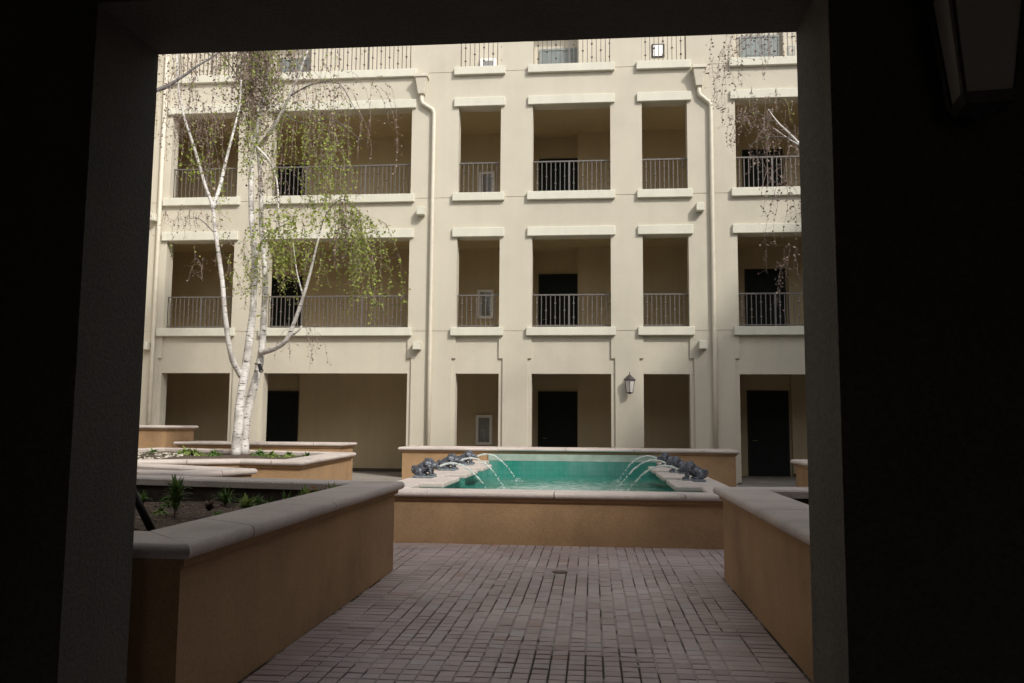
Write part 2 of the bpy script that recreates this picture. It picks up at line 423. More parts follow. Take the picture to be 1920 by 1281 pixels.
for k in range(20):
    column(PX0 - 0.1 * (k + 1), 0.1, 7.9); column(PX1 + 0.1 * k, 0.1, 7.9)
for k in range(nc):
    column(PX0 + 0.4 + k * cw, cw, 2.95)
for k in range(0):
    x0 = PX0 + 0.4 + k * cw; y = 2.95 - (0.1 if k % 2 else 0)
    while y < 9.7:
        split = noise.noise(Vector((x0 * 0.45, y * 0.8, 1.7))) > 0.08
        y1 = y + 0.2
        if split: paver(x0, x0 + cw, y, y + 0.1); paver(x0, x0 + cw, y + 0.1, y1)
        else: paver(x0, x0 + cw, y, y1)
        y = y1
tag(pv.build('brick_path', M['paver']), kind='structure')
d = MB()
cx_, cy_ = -0.30, 7.98
V = [(cx_ + 0.07 * math.cos(a * math.pi / 12), cy_ + 0.07 * math.sin(a * math.pi / 12), z) for z in (0.0, 0.009) for a in range(24)]
d.add(V, [tuple(range(24, 48))] + [(a, (a + 1) % 24, 24 + (a + 1) % 24, 24 + a) for a in range(24)])
M['rust'] = plain('rusty_iron', (0.19, 0.13, 0.11), 0.8, 0.2, 0.4, 40, 0.3)
tag(d.build('drain_cover', M['rust']), 'small rusty round drain cover in the brick path before the fountain', 'drain cover')

# ================================================================== FAR APARTMENT BUILDING
F0, F1 = 20.8, 21.15
BAYS = [(-11.12, -9.28), (-8.38, -4.64), (-3.41, -2.32), (-1.50, 0.47), (1.26, 2.385), (3.57, 7.33), (8.25, 10.1)]
ROWS = [(0.0, 2.64), (3.79, 6.10), (7.24, 9.52), (10.57, 11.25)]
FL = [0.0, 3.40, 6.83, 10.20]
bld = empty('apartment_building', (-0.5, 22, 0), 'cream stucco four storey building with open corridors across the courtyard', 'building')
mb = MB()
xs = [-12.6, 11.4]; zs = [0, 3.02, 11.25]
for a, b in BAYS: xs += [a, b, a - 0.10, b + 0.10]
for a, b in ROWS: zs += [a, b]
zs += [3.58]
GRV = [3.70, 3.715, 7.13, 7.145, 10.46, 10.475]
zs += GRV
xs = uniq(xs); zs = uniq(zs)
def dep(x, z):
    for a, b in BAYS:
        if a < x < b:
            for c, d_ in ROWS:
                if c < z < d_: return None
    for a, b in BAYS:
        if z < 3.02 and a - 0.10 < x < b + 0.10: return F0 + 0.05
        if 3.02 < z < 3.58 and a < x < b: return F0 + 0.05
    for k in (0, 2, 4):
        if GRV[k] < z < GRV[k + 1]: return F0 + 0.012
    return F0
wall_grid(mb, xs, zs, dep, F1)
mb.build('wall', M['cream'], bld)
# coping of the open top-floor parapet
mb = MB(); edges = [-12.6] + [v for ab in BAYS for v in ab] + [11.4]
for i in range(0, len(edges), 2):
    mb = MB(); mb.box(edges[i], edges[i + 1], F0 - 0.02, F1 + 0.02, 11.252, 11.31); mb.build('parapet_coping', M['trim'], bld, bevel=0.008)
for bi, (a, b) in enumerate(BAYS):
    for r in (1, 2, 3):
        z = ROWS[r][0]
        mb = MB(); mb.box(a - 0.13, b + 0.11, F0 - 0.10, F0 + 0.02, z - 0.205, z + 0.004); mb.box(a + 0.002, b - 0.002, F0 + 0.02, F1 - 0.01, z - 0.1, z + 0.003)
        mb.build('sill', M['trim'], bld, bevel=0.012)
    for r in (1, 2):
        z = ROWS[r][1]
        mb = MB(); mb.box(a - 0.12, b + 0.11, F0 - 0.075, F0 + 0.02, z + 0.005, z + 0.235)
        mb.build('lintel', M['trim'], bld, bevel=0.012)
# railings
for bi, (a, b) in enumerate(BAYS):
    for r in (1, 2, 3):
        z = ROWS[r][0]; yy = F0 + 0.19; mb = MB()
        mb.box(a, b, yy - 0.02, yy + 0.02, z + 0.83, z + 0.865)
        mb.box(a, b, yy - 0.013, yy + 0.013, z + 0.055, z + 0.085)
        n = max(8, round((b - a) / 0.115)); st = (b - a) / n
        for k in range(n + 1):
            x = min(max(a + k * st, a + 0.008), b - 0.008)
            if k % 14 == 8 and 12 <= n:
                mb.box(x - 0.022, x + 0.022, yy - 0.021, yy + 0.021, z + 0.006, z + 0.85); continue
            mb.box(x - 0.009, x + 0.009, yy - 0.009, yy + 0.009, z + 0.07, z + 0.84)
            if k % 2 == 1:
                for zz in ((z + 0.27, z + 0.63) if k % 4 == 1 else (z + 0.45,)):
                    mb.frustum((x, yy), zz - 0.03, 0.018, zz, 0.055); mb.frustum((x, yy), zz, 0.055, zz + 0.03, 0.018)
        mb.build('railing', M['iron'], bld)
# floors, ceilings, end walls
for z in FL[1:]:
    mb = MB(); mb.box(-12.6, 11.4, F1 - 0.002, 24.9, z - 0.42, z); mb.build('floor_slab', M['tan'], bld)
mb = MB(); mb.box(-12.6, 11.4, F1 - 0.3, 24.9, -0.01, 0.03); mb.build('floor_slab', M['concrete'], bld)
# back wall with door recesses
REC = [(-10.2, -8.39, 0.5), (-1.85, -0.40, 0.5), (4.02, 5.42, 0.16)]
mb = MB(); xs = [-12.6, 11.4]; zs = [0.0, 13.9]
for a, b, d_ in REC: xs += [a, b]
for z in FL: zs += [z, z + 2.98]
def depb(x, z):
    for a, b, d_ in REC:
        if a < x < b and any(f < z < f + 2.98 for f in FL): return 23.6 + d_
    return 23.6
zs = uniq(zs)
wall_grid(mb, uniq(xs), [z for z in zs if z <= 10.2], depb, 24.9)
mb.build('corridor_wall', M['tan'], bld)
mb = MB(); wall_grid(mb, uniq(xs), [z for z in zs if z >= 10.2], depb, 24.9); mb.build('top_floor_wall', M['cream'], bld)
e = [-12.6, -10.2, -8.39, -1.85, -0.40, 4.02, 5.42, 11.4]
M['base'] = plain('brown_baseboard', (0.07, 0.055, 0.04), 0.7)
for i in range(0, 8, 2):
    mb = MB(); mb.box(e[i], e[i + 1], 23.57, 23.6, 0.031, 0.12); mb.build('baseboard', M['base'], bld)
def door(x0, x1, yb, z0, h, top=False):
    fr = MB(); t = 0.06
    fr.box(x0 - t, x0, yb - 0.03, yb + 0.01, z0 + 0.03, z0 + h + t); fr.box(x1, x1 + t, yb - 0.03, yb + 0.01, z0 + 0.03, z0 + h + t); fr.box(x0, x1, yb - 0.03, yb + 0.01, z0 + h, z0 + h + t)
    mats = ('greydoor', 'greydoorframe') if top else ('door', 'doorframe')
    d = MB(); W = x1 - x0
    d.box(x0, x1, yb - 0.012, yb + 0.01, z0 + 0.035, z0 + h)
    rows = [(0.12, 0.42), (0.47, 0.72), (0.77, 0.95)]
    for c in ((0.1, 0.46), (0.54, 0.9)):
        for a, b in rows:
            d.box(x0 + W * c[0], x0 + W * c[1], yb - 0.022, yb - 0.011, z0 + h * a, z0 + h * b)
    o = d.build('door', M[mats[0]], bld, bevel=0.006)
    fr.build('door_frame', M[mats[1]], o)
    k = MB(); hx = x0 + 0.08
    k.tube([(hx, yb - 0.02, z0 + 1.0), (hx, yb - 0.07, z0 + 1.0)], 0.012, 8); k.tube([(hx, yb - 0.07, z0 + 1.0), (hx + 0.11, yb - 0.07, z0 + 1.0)], 0.011, 8)
    k.build('handle', M['brass'], o)
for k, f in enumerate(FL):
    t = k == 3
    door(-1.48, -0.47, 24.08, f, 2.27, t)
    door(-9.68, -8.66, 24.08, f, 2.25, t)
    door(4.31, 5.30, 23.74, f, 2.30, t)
# roof edge behind the open top floor
mb = MB(); mb.box(-12.6, 11.4, 23.3, 25.2, 13.9, 14.05); mb.build('roof_edge', M['trim'], bld)
# downpipes with rain heads
def downpipe(xh, xp, head=True):
    r = MB(); yy = F0 - 0.075
    pts = [(xh, yy, 9.86), (xh, yy, 9.70)]
    pts += [(xh + 0.03, yy, 9.63), (xh + 0.09, yy, 9.585), (xp - 0.11, yy, 9.50), (xp - 0.04, yy, 9.455), (xp, yy, 9.37)]
    pts += [(xp, yy, 6.0), (xp, yy, 3.0), (xp, yy, 0.02)]
    if not head: pts = [(xp, yy, 11.2), (xp, yy, 6.0), (xp, yy, 3.0), (xp, yy, 0.02)]
    r.tube(pts, 0.052, 14)
    o = r.build('downpipe', M['pipe'], bld, smooth=True)
    if not head: return
    h = MB(); z0 = 9.86
    V = [(xh - .08, F0 - .17, z0), (xh + .08, F0 - .17, z0), (xh + .08, F0 - .002, z0), (xh - .08, F0 - .002, z0),
         (xh - .15, F0 - .24, z0 + .42), (xh + .15, F0 - .24, z0 + .42), (xh + .15, F0 - .002, z0 + .42), (xh - .15, F0 - .002, z0 + .42)]
    h.add(V, [(0, 3, 2, 1), (4, 5, 6, 7), (0, 1, 5, 4), (1, 2, 6, 5), (2, 3, 7, 6), (3, 0, 4, 7)])
    h.box(xh - .18, xh + .18, F0 - .27, F0 - .002, z0 + .42, z0 + .50)
    h.build('rain_head', M['pipe'], o, bevel=0.008)
downpipe(-4.38, -4.05); downpipe(2.68, 2.965); downpipe(-11.66, -11.33, False)
for x, z in ((-4.335, 6.77), (-4.37, 3.33), (2.66, 6.76), (2.68, 3.34), (-11.48, 6.72), (-11.5, 3.33)):
    mb = MB(); mb.box(x - 0.095, x + 0.095, F0 - 0.21, F0 - 0.001, z - 0.10, z + 0.10); mb.build('wall_box', M['trim'], bld, bevel=0.008)

# side wings (same storeys)
def wing(x, sgn, y0, y1, top, label, bays):
    root = empty('side_wing', (x, (y0 + y1) / 2, 0), label, 'building')
    xs = [y0, y1]; zs = [0, top]
    for a, b in bays: xs += [a, b]
    for a, b in ROWS[:3]: zs += [a, b]
    zs += [10.57, 12.8]
    R4 = ROWS[:3] + [(10.57, 12.8)]
    def dp(u, z):
        for a, b in bays:
            if a < u < b:
                for c, d_ in R4:
                    if c < z < d_: return None
        return 0.0
    mb = MB(); wall_grid(mb, uniq(xs), uniq(zs), dp, 0.35, T=lambda u, v, z: (x + sgn * v, u, z)); mb.build('wall', M['cream'], root)
    mb = MB()
    for z in FL[1:] + [13.2]: mb.box(min(x + sgn * 0.36, x + sgn * 4), max(x + sgn * 0.36, x + sgn * 4), y0, y1, z - 0.42, z)
    mb.build('floor_slab', M['tan'], root)
    mb = MB(); mb.box(min(x + sgn * 3, x + sgn * 4), max(x + sgn * 3, x + sgn * 4), y0, y1, 0, top - 0.01); mb.build('corridor_wall', M['tan'], root)
    for a, b in bays:
        for r in (1, 2, 3):
            z = ROWS[r][0]; mb = MB(); xx = sorted((x - sgn * 0.13, x + sgn * 0.01)); mb.box(xx[0], xx[1], a - 0.12, b + 0.12, z - 0.2, z); mb.build('sill', M['trim'], root)
wing(11.4, 1, -17.0, 24.9, 14.2, 'cream stucco side wing closing the courtyard on the right', [(5, 7), (8.5, 12), (13.5, 15), (16.3, 18.3)])
wing(-12.6, -1, 3.42, 24.9, 11.4, 'unseen cream stucco side wing closing the courtyard on the left', [(5, 7), (8.5, 12), (13.5, 15), (16.3, 18.3)])  # unseen left wing, added to keep the courtyard's sky light consistent

# ================================================================== NEAR BUILDING AND PASSAGE
N0, N1 = 2.94, 3.40
ent = empty('entry_building', (-0.5, 3, 0), 'dark stucco building in the foreground with a rectangular passage opening', 'building')
mb = MB()
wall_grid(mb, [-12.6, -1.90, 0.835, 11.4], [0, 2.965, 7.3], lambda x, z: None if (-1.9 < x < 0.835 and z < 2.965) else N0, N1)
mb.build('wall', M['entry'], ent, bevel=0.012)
mb = MB(); mb.box(-3.9, -3.7, -9.0, N0, 0, 3.5); mb.box(2.7, 2.9, -9.0, N0, 0, 3.5); mb.box(-3.7, 0.2, -5.2, -5.0, 0, 3.5); mb.box(1.5, 2.7, -5.2, -5.0, 0, 3.5); mb.box(0.2, 1.5, -5.2, -5.0, 2.2, 3.5)  # unseen rear opening added to let daylight onto the near wall
mb.build('passage_wall', M['dim'], ent)
mb = MB(); mb.box(-4.0, 3.0, -9.0, N0 - 0.001, 3.5, 3.7); mb.build('passage_ceiling', M['dim'], ent)  # lengthened past the added rear opening to keep direct sun out
mb = MB(); mb.box(-12.6, 11.39, -5.5, N0, 6.6, 6.85); mb.build('roof', M['concrete'], ent)
mb = MB(); mb.quad((-3.7, -9, -0.009), (2.7, -9, -0.009), (2.7, N0, -0.009), (-3.7, N0, -0.009))
M['passfloor'] = plain('passage_paving', (0.22, 0.19, 0.18), 0.8)
tag(mb.build('passage_floor', M['passfloor']), kind='structure')

# ================================================================== LANTERNS
def lantern(x, ywall, z, s, label, sgn=1, rot=R_(45)):
    """z = bottom of glass cage; hangs in front (-y) of the wall"""
    cy = ywall - 0.17 * s
    root = empty('wall_lantern', (x, ywall, z), label, 'wall lantern', 'wall lanterns')
    c = (x, cy); h = 0.30 * s; w0, w1 = 0.115 * s, 0.175 * s
    g = MB(); g.frustum(c, z, w0 * 0.93, z + h, w1 * 0.93, rot); g.build('glass', M['pane'], root)
    f = MB()
    for k in range(4):
        a = rot + math.pi / 4 + k * math.pi / 2
        r0, r1 = w0 / math.sqrt(2), w1 / math.sqrt(2)
        f.tube([(c[0] + r0 * math.cos(a), c[1] + r0 * math.sin(a), z), (c[0] + r1 * math.cos(a), c[1] + r1 * math.sin(a), z + h)], 0.008 * s, 6)
    f.frustum(c, z - 0.025 * s, w0 * 0.9, z, w0 * 1.08, rot); f.frustum(c, z + h, w1 * 1.15, z + h + 0.022 * s, w1 * 1.25, rot)
    f.frustum(c, z - 0.05 * s, 0.02 * s, z - 0.025 * s, w0 * 0.6, rot)
    f.build('cage', M['lampmetal'], root)
    r = MB(); zz = z + h + 0.022 * s
    r.frustum(c, zz, w1 * 1.25, zz + 0.10 * s, w1 * 0.42, rot); r.frustum(c, zz + 0.10 * s, w1 * 0.42, zz + 0.13 * s, w1 * 0.15, rot)
    r.tube([(x, cy, zz + 0.12 * s), (x, cy, zz + 0.21 * s)], [0.012 * s, 0.004 * s], 8)
    r.build('roof', M['lampmetal'], root)
    b = MB()
    b.tube([(x, cy, zz + 0.11 * s), (x, cy + 0.03 * s, zz + 0.19 * s), (x, cy + 0.09 * s, zz + 0.19 * s), (x, cy + 0.13 * s, zz + 0.09 * s), (x, ywall - 0.01, zz - 0.02 * s)], 0.009 * s, 8)
    b.box(x - 0.035 * s, x + 0.035 * s, ywall - 0.018, ywall - 0.001, z + 0.10 * s, zz + 0.06 * s)
    b.build('bracket', M['lampmetal'], root)
lantern(0.91, F0, 2.18, 0.95, 'small lantern with pale glass on the pier between two ground floor openings across the courtyard')
lantern(1.24, N0, 2.395, 1.3, 'dark lantern in deep shade on the near wall right of the passage opening', rot=R_(-8))

# ================================================================== CABINETS AND PLAQUES
def cabinet(z, label):
    x0, x1, h, yb = -3.25, -2.79, 0.83, 23.6
    root = empty('extinguisher_cabinet', ((x0 + x1) / 2, yb, z), label, 'wall cabinet', 'glass fronted wall cabinets')
    f = MB(); t = 0.075
    f.box(x0, x0 + t, yb - .09, yb - .001, z, z + h); f.box(x1 - t, x1, yb - .09, yb - .001, z, z + h)
    f.box(x0 + t, x1 - t, yb - .09, yb - .001, z, z + t); f.box(x0 + t, x1 - t, yb - .09, yb - .001, z + h - t, z + h)
    f.build('frame', M['whiteframe'], root, bevel=0.006)
    f = MB(); f.box(x0 + t, x1 - t, yb - .02, yb - .002, z + t, z + h - t); f.build('back_panel', M['cabback'], root)
    f = MB(); xm = (x0 + x1) / 2
    f.tube([(xm, yb - .06, z + t + .01), (xm, yb - .06, z + .42), (xm, yb - .06, z + .47), (xm, yb - .06, z + .52)], [.055, .055, .03, .018], 14)
    f.tube([(xm - .01, yb - .06, z + .53), (xm - .06, yb - .06, z + .55), (xm - .09, yb - .055, z + .42), (xm - .085, yb - .055, z + .28)], .012, 8)
    f.build('extinguisher', M['cylinder'], root, smooth=True)
    f = MB(); f.box(x0 + t, x1 - t, yb - .083, yb - .08, z + t, z + h - t); f.build('glass', M['cabglass'], root)
cabinet(0.81, 'white framed wall cabinet on the ground floor corridor wall behind the narrow opening')
cabinet(4.37, 'white framed wall cabinet seen through the railing of the second floor narrow opening')
cabinet(7.82, 'white framed wall cabinet behind the railing of the third floor narrow opening')
cabinet(11.22, 'bright white wall cabinet in sunlight behind the top floor railing')
def plaque(x0, x1, z0, z1, yb, mat, label, name='wall_plaque', cat='plaque'):
    mb = MB(); mb.box(x0, x1, yb - 0.03, yb - 0.001, z0, z1); o = mb.build(name, M[mat], None, bevel=0.005)
    root = o
    tag(o, label, cat)
    mb = MB(); b = 0.035; mb.box(x0 + b, x1 - b, yb - 0.034, yb - 0.0305, z0 + b, z1 - b); mb.build('face', M['pale'], o)
plaque(1.73, 2.09, 11.94, 12.34, 23.6, 'blackmetal', 'thin dark framed white notice on the sunlit top floor corridor wall', 'notice_board', 'notice board')
for ch in bpy.data.objects['notice_board'].children: ch.data.materials[0] = M['whiteframe']
plaque(5.55, 5.75, 11.84, 12.14, 23.6, 'greydoorframe', 'small white plaque right of the grey top floor door')
plaque(5.50, 5.64, 1.62, 1.76, 23.6, 'tan', 'faint small plaque right of the ground floor door behind the wide right opening')

# ================================================================== PLANTERS
ZT = 0.815
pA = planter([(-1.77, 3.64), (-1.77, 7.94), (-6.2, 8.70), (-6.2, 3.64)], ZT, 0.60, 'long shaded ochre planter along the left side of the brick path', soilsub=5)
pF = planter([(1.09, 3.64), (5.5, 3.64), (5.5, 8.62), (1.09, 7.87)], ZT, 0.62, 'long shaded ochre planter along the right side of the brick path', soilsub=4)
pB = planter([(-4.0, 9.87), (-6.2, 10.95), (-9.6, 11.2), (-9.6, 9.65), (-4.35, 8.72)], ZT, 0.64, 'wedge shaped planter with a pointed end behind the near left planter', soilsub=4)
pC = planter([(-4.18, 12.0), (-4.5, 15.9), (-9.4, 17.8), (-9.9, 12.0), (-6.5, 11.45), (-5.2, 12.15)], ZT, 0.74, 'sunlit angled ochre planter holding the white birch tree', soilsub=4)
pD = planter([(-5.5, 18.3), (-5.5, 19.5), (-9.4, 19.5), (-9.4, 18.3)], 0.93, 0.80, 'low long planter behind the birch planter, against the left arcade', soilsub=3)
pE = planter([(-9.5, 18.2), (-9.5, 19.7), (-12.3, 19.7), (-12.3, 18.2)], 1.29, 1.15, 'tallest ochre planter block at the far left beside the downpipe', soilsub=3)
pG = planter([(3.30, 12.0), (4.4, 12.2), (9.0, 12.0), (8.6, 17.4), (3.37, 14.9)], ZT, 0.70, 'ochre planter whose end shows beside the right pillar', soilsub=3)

# ================================================================== FOUNTAIN
XC = -0.43; ZF = 0.60; WL = 0.29
ft = empty('fountain', (XC, 14, 0), 'long ochre walled fountain basin with teal tiles and stone coping', 'fountain')
fp = [(XC - 2.2, 9.62), (XC + 2.2, 9.62), (XC + 2.2, 18.95), (XC - 2.2, 18.95)]
mb = MB(); ring(mb, fp, nose_prof(ZF, 0.42), stone=1.4); mb.build('coping', M['stone'], ft)
mb = MB(); zt = ZF - 0.074
ring(mb, fp, [(0.08, 0.0), (0.08, zt - 0.04), (0.05, zt - 0.025), (0.05, zt), (0.385, zt), (0.385, 0.0)]); mb.build('wall', M['ochre'], ft)
mb = MB(); ring(mb, offs(fp, 0.387), [(0.0, 0.0), (0.0, zt - 0.001), (0.02, zt - 0.001), (0.02, 0.0)]); mb.build('tile_lining', M['tile'], ft)
mb = MB(); mb.box(XC - 1.79, XC + 1.79, 10.03, 18.16, 0.0, 0.03); mb.build('basin_floor', M['tile'], ft)
# projecting slabs under the spouting statues
for s in (-1, 1):
    for k in range(3):
        ya = 10.72 + 1.95 * k; yb2 = ya + 1.35
        xa, xb = sorted((XC + s * 1.46, XC + s * 1.80))
        mb = MB(); mb.box(xa, xb, ya, yb2, ZF - 0.05, ZF + 0.016); mb.build('projecting_slab', M['stone'], ft, bevel=0.018)
# raised block at the back
bk = empty('planter', (-0.55, 18.7, 0), 'raised ochre planter block closing the far end of the fountain', 'planter', 'raised planters in the courtyard')
bp = [(-4.2, 18.1), (3.08, 18.1), (3.08, 19.35), (-4.2, 19.35)]
mb = MB(); ring(mb, bp, nose_prof(0.87, 0.40), stone=1.4); mb.box(-2.75, 1.6, 18.48, 18.97, 0.80, 0.868); mb.build('coping', M['stone'], bk)
mb = MB(); ring(mb, bp, [(0.08, 0.0), (0.08, 0.75), (0.05, 0.765), (0.05, 0.796), (0.37, 0.796), (0.37, 0.0)]); mb.build('wall', M['ochre'], bk)
mb = MB(); mb.box(-3.85, -2.76, 18.46, 19.0, 0.5, 0.74); mb.box(1.61, 2.7, 18.46, 19.0, 0.5, 0.74); mb.build('soil', M['soil'], bk)
mb = MB(); mb.box(XC - 1.795, XC + 1.795, 18.155, 18.179, 0.0, 0.60); mb.build('tile_panel', M['tile'], bk)
mb = MB(); mb.box(XC - 1.795, XC + 1.795, 18.150, 18.179, 0.601, 0.745); mb.build('pale_band', M['paletile'], bk)
# water surface with real ripples
mb = MB(); nx, ny = 72, 160; x0, x1, y0, y1 = XC - 1.793, XC + 1.793, 10.03, 18.154
jets_land = [(XC + s * 1.0, 11.95 + 1.95 * k) for s in (-1, 1) for k in range(3)]
V = []
for j in range(ny + 1):
    for i in range(nx + 1):
        x = x0 + (x1 - x0) * i / nx; yv = y0 + (y1 - y0) * j / ny
        z = 0.30 + 0.006 * noise.noise(Vector((x * 5, yv * 5, 0))) + 0.004 * noise.noise(Vector((x * 13, yv * 13, 4)))
        for jx, jy in jets_land:
            r = math.hypot(x - jx, yv - jy); z += 0.02 * math.exp(-r * 3.0) * math.sin(r * 30)
        V.append((x, yv, z))
mb.add(V, [(j * (nx + 1) + i, j * (nx + 1) + i + 1, (j + 1) * (nx + 1) + i + 1, (j + 1) * (nx + 1) + i) for j in range(ny) for i in range(nx)])
tag(mb.build('water', M['water'], None, smooth=True), kind='structure')

# ---- statues: crouching maned beasts
def ellipsoid(bm, c, r, rot=(0, 0, 0), seg=14):
    mt = Matrix.Translation(c) @ Matrix.Rotation(rot[1], 4, 'Y') @ Matrix.Rotation(rot[2], 4, 'Z') @ Matrix.Diagonal((*r, 1))
    bmesh.ops.create_icosphere(bm, subdivisions=3, radius=1, matrix=mt)
def make_statue_mesh():
    bm = bmesh.new()
    E = lambda c, r, rot=(0, 0, 0): ellipsoid(bm, Vector(c), r, rot)
    E((-0.075, 0, 0.115), (0.085, 0.085, 0.078)); E((-0.02, 0, 0.15), (0.10, 0.078, 0.085), (0, -0.35, 0))
    E((0.055, 0, 0.195), (0.088, 0.088, 0.092)); E((0.125, 0, 0.185), (0.062, 0.055, 0.055)); E((0.172, 0, 0.165), (0.038, 0.036, 0.028)); E((0.168, 0, 0.142), (0.026, 0.028, 0.014))
    for s in (-1, 1):
        E((-0.075, s * 0.06, 0.085), (0.062, 0.035, 0.062)); E((-0.02, s * 0.07, 0.05), (0.055, 0.024, 0.02))
        E((0.085, s * 0.055, 0.10), (0.027, 0.026, 0.075)); E((0.11, s * 0.055, 0.045), (0.04, 0.026, 0.018))
        E((0.10, s * 0.042, 0.235), (0.02, 0.014, 0.026), (0, 0.3, 0)); E((0.155, s * 0.026, 0.195), (0.016, 0.012, 0.012))
    for k in range(6):
        a = k / 5.0; E((-0.15 - 0.028 * math.sin(a * 2.4), 0, 0.07 + 0.085 * a), (0.02, 0.018, 0.024))
    E((-0.15, 0, 0.165), (0.027, 0.02, 0.024))
    for k in range(16):                          # mane locks round the neck
        a = math.pi * 2 * k / 16; 
        E((0.045 + 0.028 * math.cos(k * 2.1), 0.084 * math.cos(a), 0.20 + 0.080 * math.sin(a)), (0.034, 0.017, 0.019))
    for k in range(7): E((0.03 - 0.022 * k, 0, 0.275 - 0.0145 * k - 0.0012 * k * k), (0.014, 0.012, 0.017))
    me = bpy.data.meshes.new('tmp'); bm.to_mesh(me); bm.free()
    o = bpy.data.objects.new('tmp', me); COL.objects.link(o)
    md = o.modifiers.new('r', 'REMESH'); md.mode = 'VOXEL'; md.voxel_size = 0.0055
    dg = bpy.context.evaluated_depsgraph_get(); dg.update()
    m2 = bpy.data.meshes.new_from_object(o.evaluated_get(dg)); bpy.data.objects.remove(o)
    for v in m2.vertices:
        v.co += v.normal * (0.0022 * noise.noise(v.co * 90) + 0.002 * math.sin(v.co.z * 240 + v.co.x * 90))
    m2.polygons.foreach_set('use_smooth', [True] * len(m2.polygons)); m2.name = 'beast_body'
    m2.materials.append(M['bronze']); return m2
SM = make_statue_mesh()
wh = [['nearest of the three', 'middle one of the three', 'farthest of the three']]
for s, side in ((-1, 'left'), (1, 'right')):
    for k, which in enumerate(('nearest', 'middle', 'farthest')):
        x, yv = XC + (-1.95 if s < 0 else 1.83), 11.98 + 1.98 * k
        root = empty('beast_statue', (x, yv, ZF), '%s of three dark crouching beast statues spouting water on the %s fountain coping' % (which, side), 'statue', 'spouting beast statues', rz=(0 if s < 0 else math.pi) + rnd.uniform(-.05, .05))
        mb = MB(); mb.box(-0.155, 0.155, -0.11, 0.11, 0.0025, 0.034); mb.build('plinth', M['plinth'], root, bevel=0.006, world=False)
        b = bpy.data.objects.new('body', SM); COL.objects.link(b); b.parent = root; b.scale = (1.03, 1.12, 0.95)
        # jet of water
        jm = MB(); pts = []; rad = []
        xs0 = x - s * 0.205 * 1.0; zs0 = ZF + 0.16; L = 0.78 + rnd.uniform(-.05, .05)
        for i in range(33):
            t = i / 32.0; xx = xs0 - s * L * t; zz = zs0 + 0.42 * t - (0.42 + zs0 - 0.30) * t * t + 0.0
            j = 0.010 * t
            pts.append((xx + rnd.uniform(-j, j), yv + rnd.uniform(-j, j), zz + rnd.uniform(-j, j)))
            rad.append(max(0.003, (0.0135 - 0.004 * t) * rnd.uniform(0.55 if t > 0.25 else 0.9, 1.45)))
        jm.tube(pts[:25], rad[:25], 7)
        for i in range(25, 32, 2): jm.tube([pts[i], Vector(pts[i]).lerp(Vector(pts[i + 1]), rnd.uniform(.6, 1.0))], [rad[i] * 1.1, rad[i + 1] * .7], 6)
        for i in range(80):
            t = rnd.uniform(0.3, 1.0) ** 0.7; c = Vector(pts[int(t * 32)]) + Vector((rnd.gauss(0, .018), rnd.gauss(0, .018), abs(rnd.gauss(0, .02)) - 0.015)); r = rnd.uniform(0.003, 0.007)
            jm.tube([c, c + Vector((-s * 0.2, 0, -1)) * r * 1.5], [r, r * 0.3], 5)
        for i in range(40):
            a = rnd.uniform(0, 6.28); q = rnd.uniform(0.01, 0.13); r = rnd.uniform(0.003, 0.008)
            c = Vector((pts[-1][0] + q * math.cos(a), pts[-1][1] + q * math.sin(a), 0.30 + rnd.uniform(0, .09) * (1 - q / .14)))
            jm.tube([c, c + Vector((0, 0, r * 2))], [r, r * 0.4], 5)
        o = jm.build('water_jet', M['jet'], None, smooth=True)
        tag(o, 'thin arc of water from the %s statue on the %s side into the basin' % (which, side), 'water jet', 'water jets of the fountain')

# ================================================================== TREES
def spline(pts, sub=4):
    P = [Vector(p) for p in pts]; out = []
    for i in range(len(P) - 1):
        p0 = P[max(i - 1, 0)]; p1 = P[i]; p2 = P[i + 1]; p3 = P[min(i + 2, len(P) - 1)]
        for k in range(sub):
            t = k / sub
            out.append(0.5 * ((2 * p1) + (p2 - p0) * t + (2 * p0 - 5 * p1 + 4 * p2 - p3) * t * t + (3 * p1 - p0 - 3 * p2 + p3) * t ** 3))
    out.append(P[-1]); return out
def limb(mb, pts, r0, r1, n=10, wob=0.008):
    sp = spline(pts); m_ = len(sp)
    sp = [p + Vector((noise.noise(p * 2.3), noise.noise(p * 2.3 + Vector((9, 0, 0))), 0)) * wob for p in sp]
    mb.tube(sp, [(r0 + (r1 - r0) * (i / (m_ - 1)) ** 0.8) * (1 + 0.08 * noise.noise(sp[i] * 6)) for i in range(m_)], n)
    return sp
def leaf(mb, p, s, dirv=None):
    a = Vector((rnd.gauss(0, 1), rnd.gauss(0, 1), rnd.gauss(0, 0.6) - 0.7)).normalized()
    b = a.cross(Vector((rnd.gauss(0, 1), rnd.gauss(0, 1), rnd.gauss(0, 1)))).normalized()
    l = s * rnd.uniform(0.7, 1.3); wd = l * rnd.uniform(0.28, 0.42)
    mb.add([p, p + a * l * 0.45 + b * wd, p + a * l, p + a * l * 0.45 - b * wd], [(0, 1, 2, 3)])
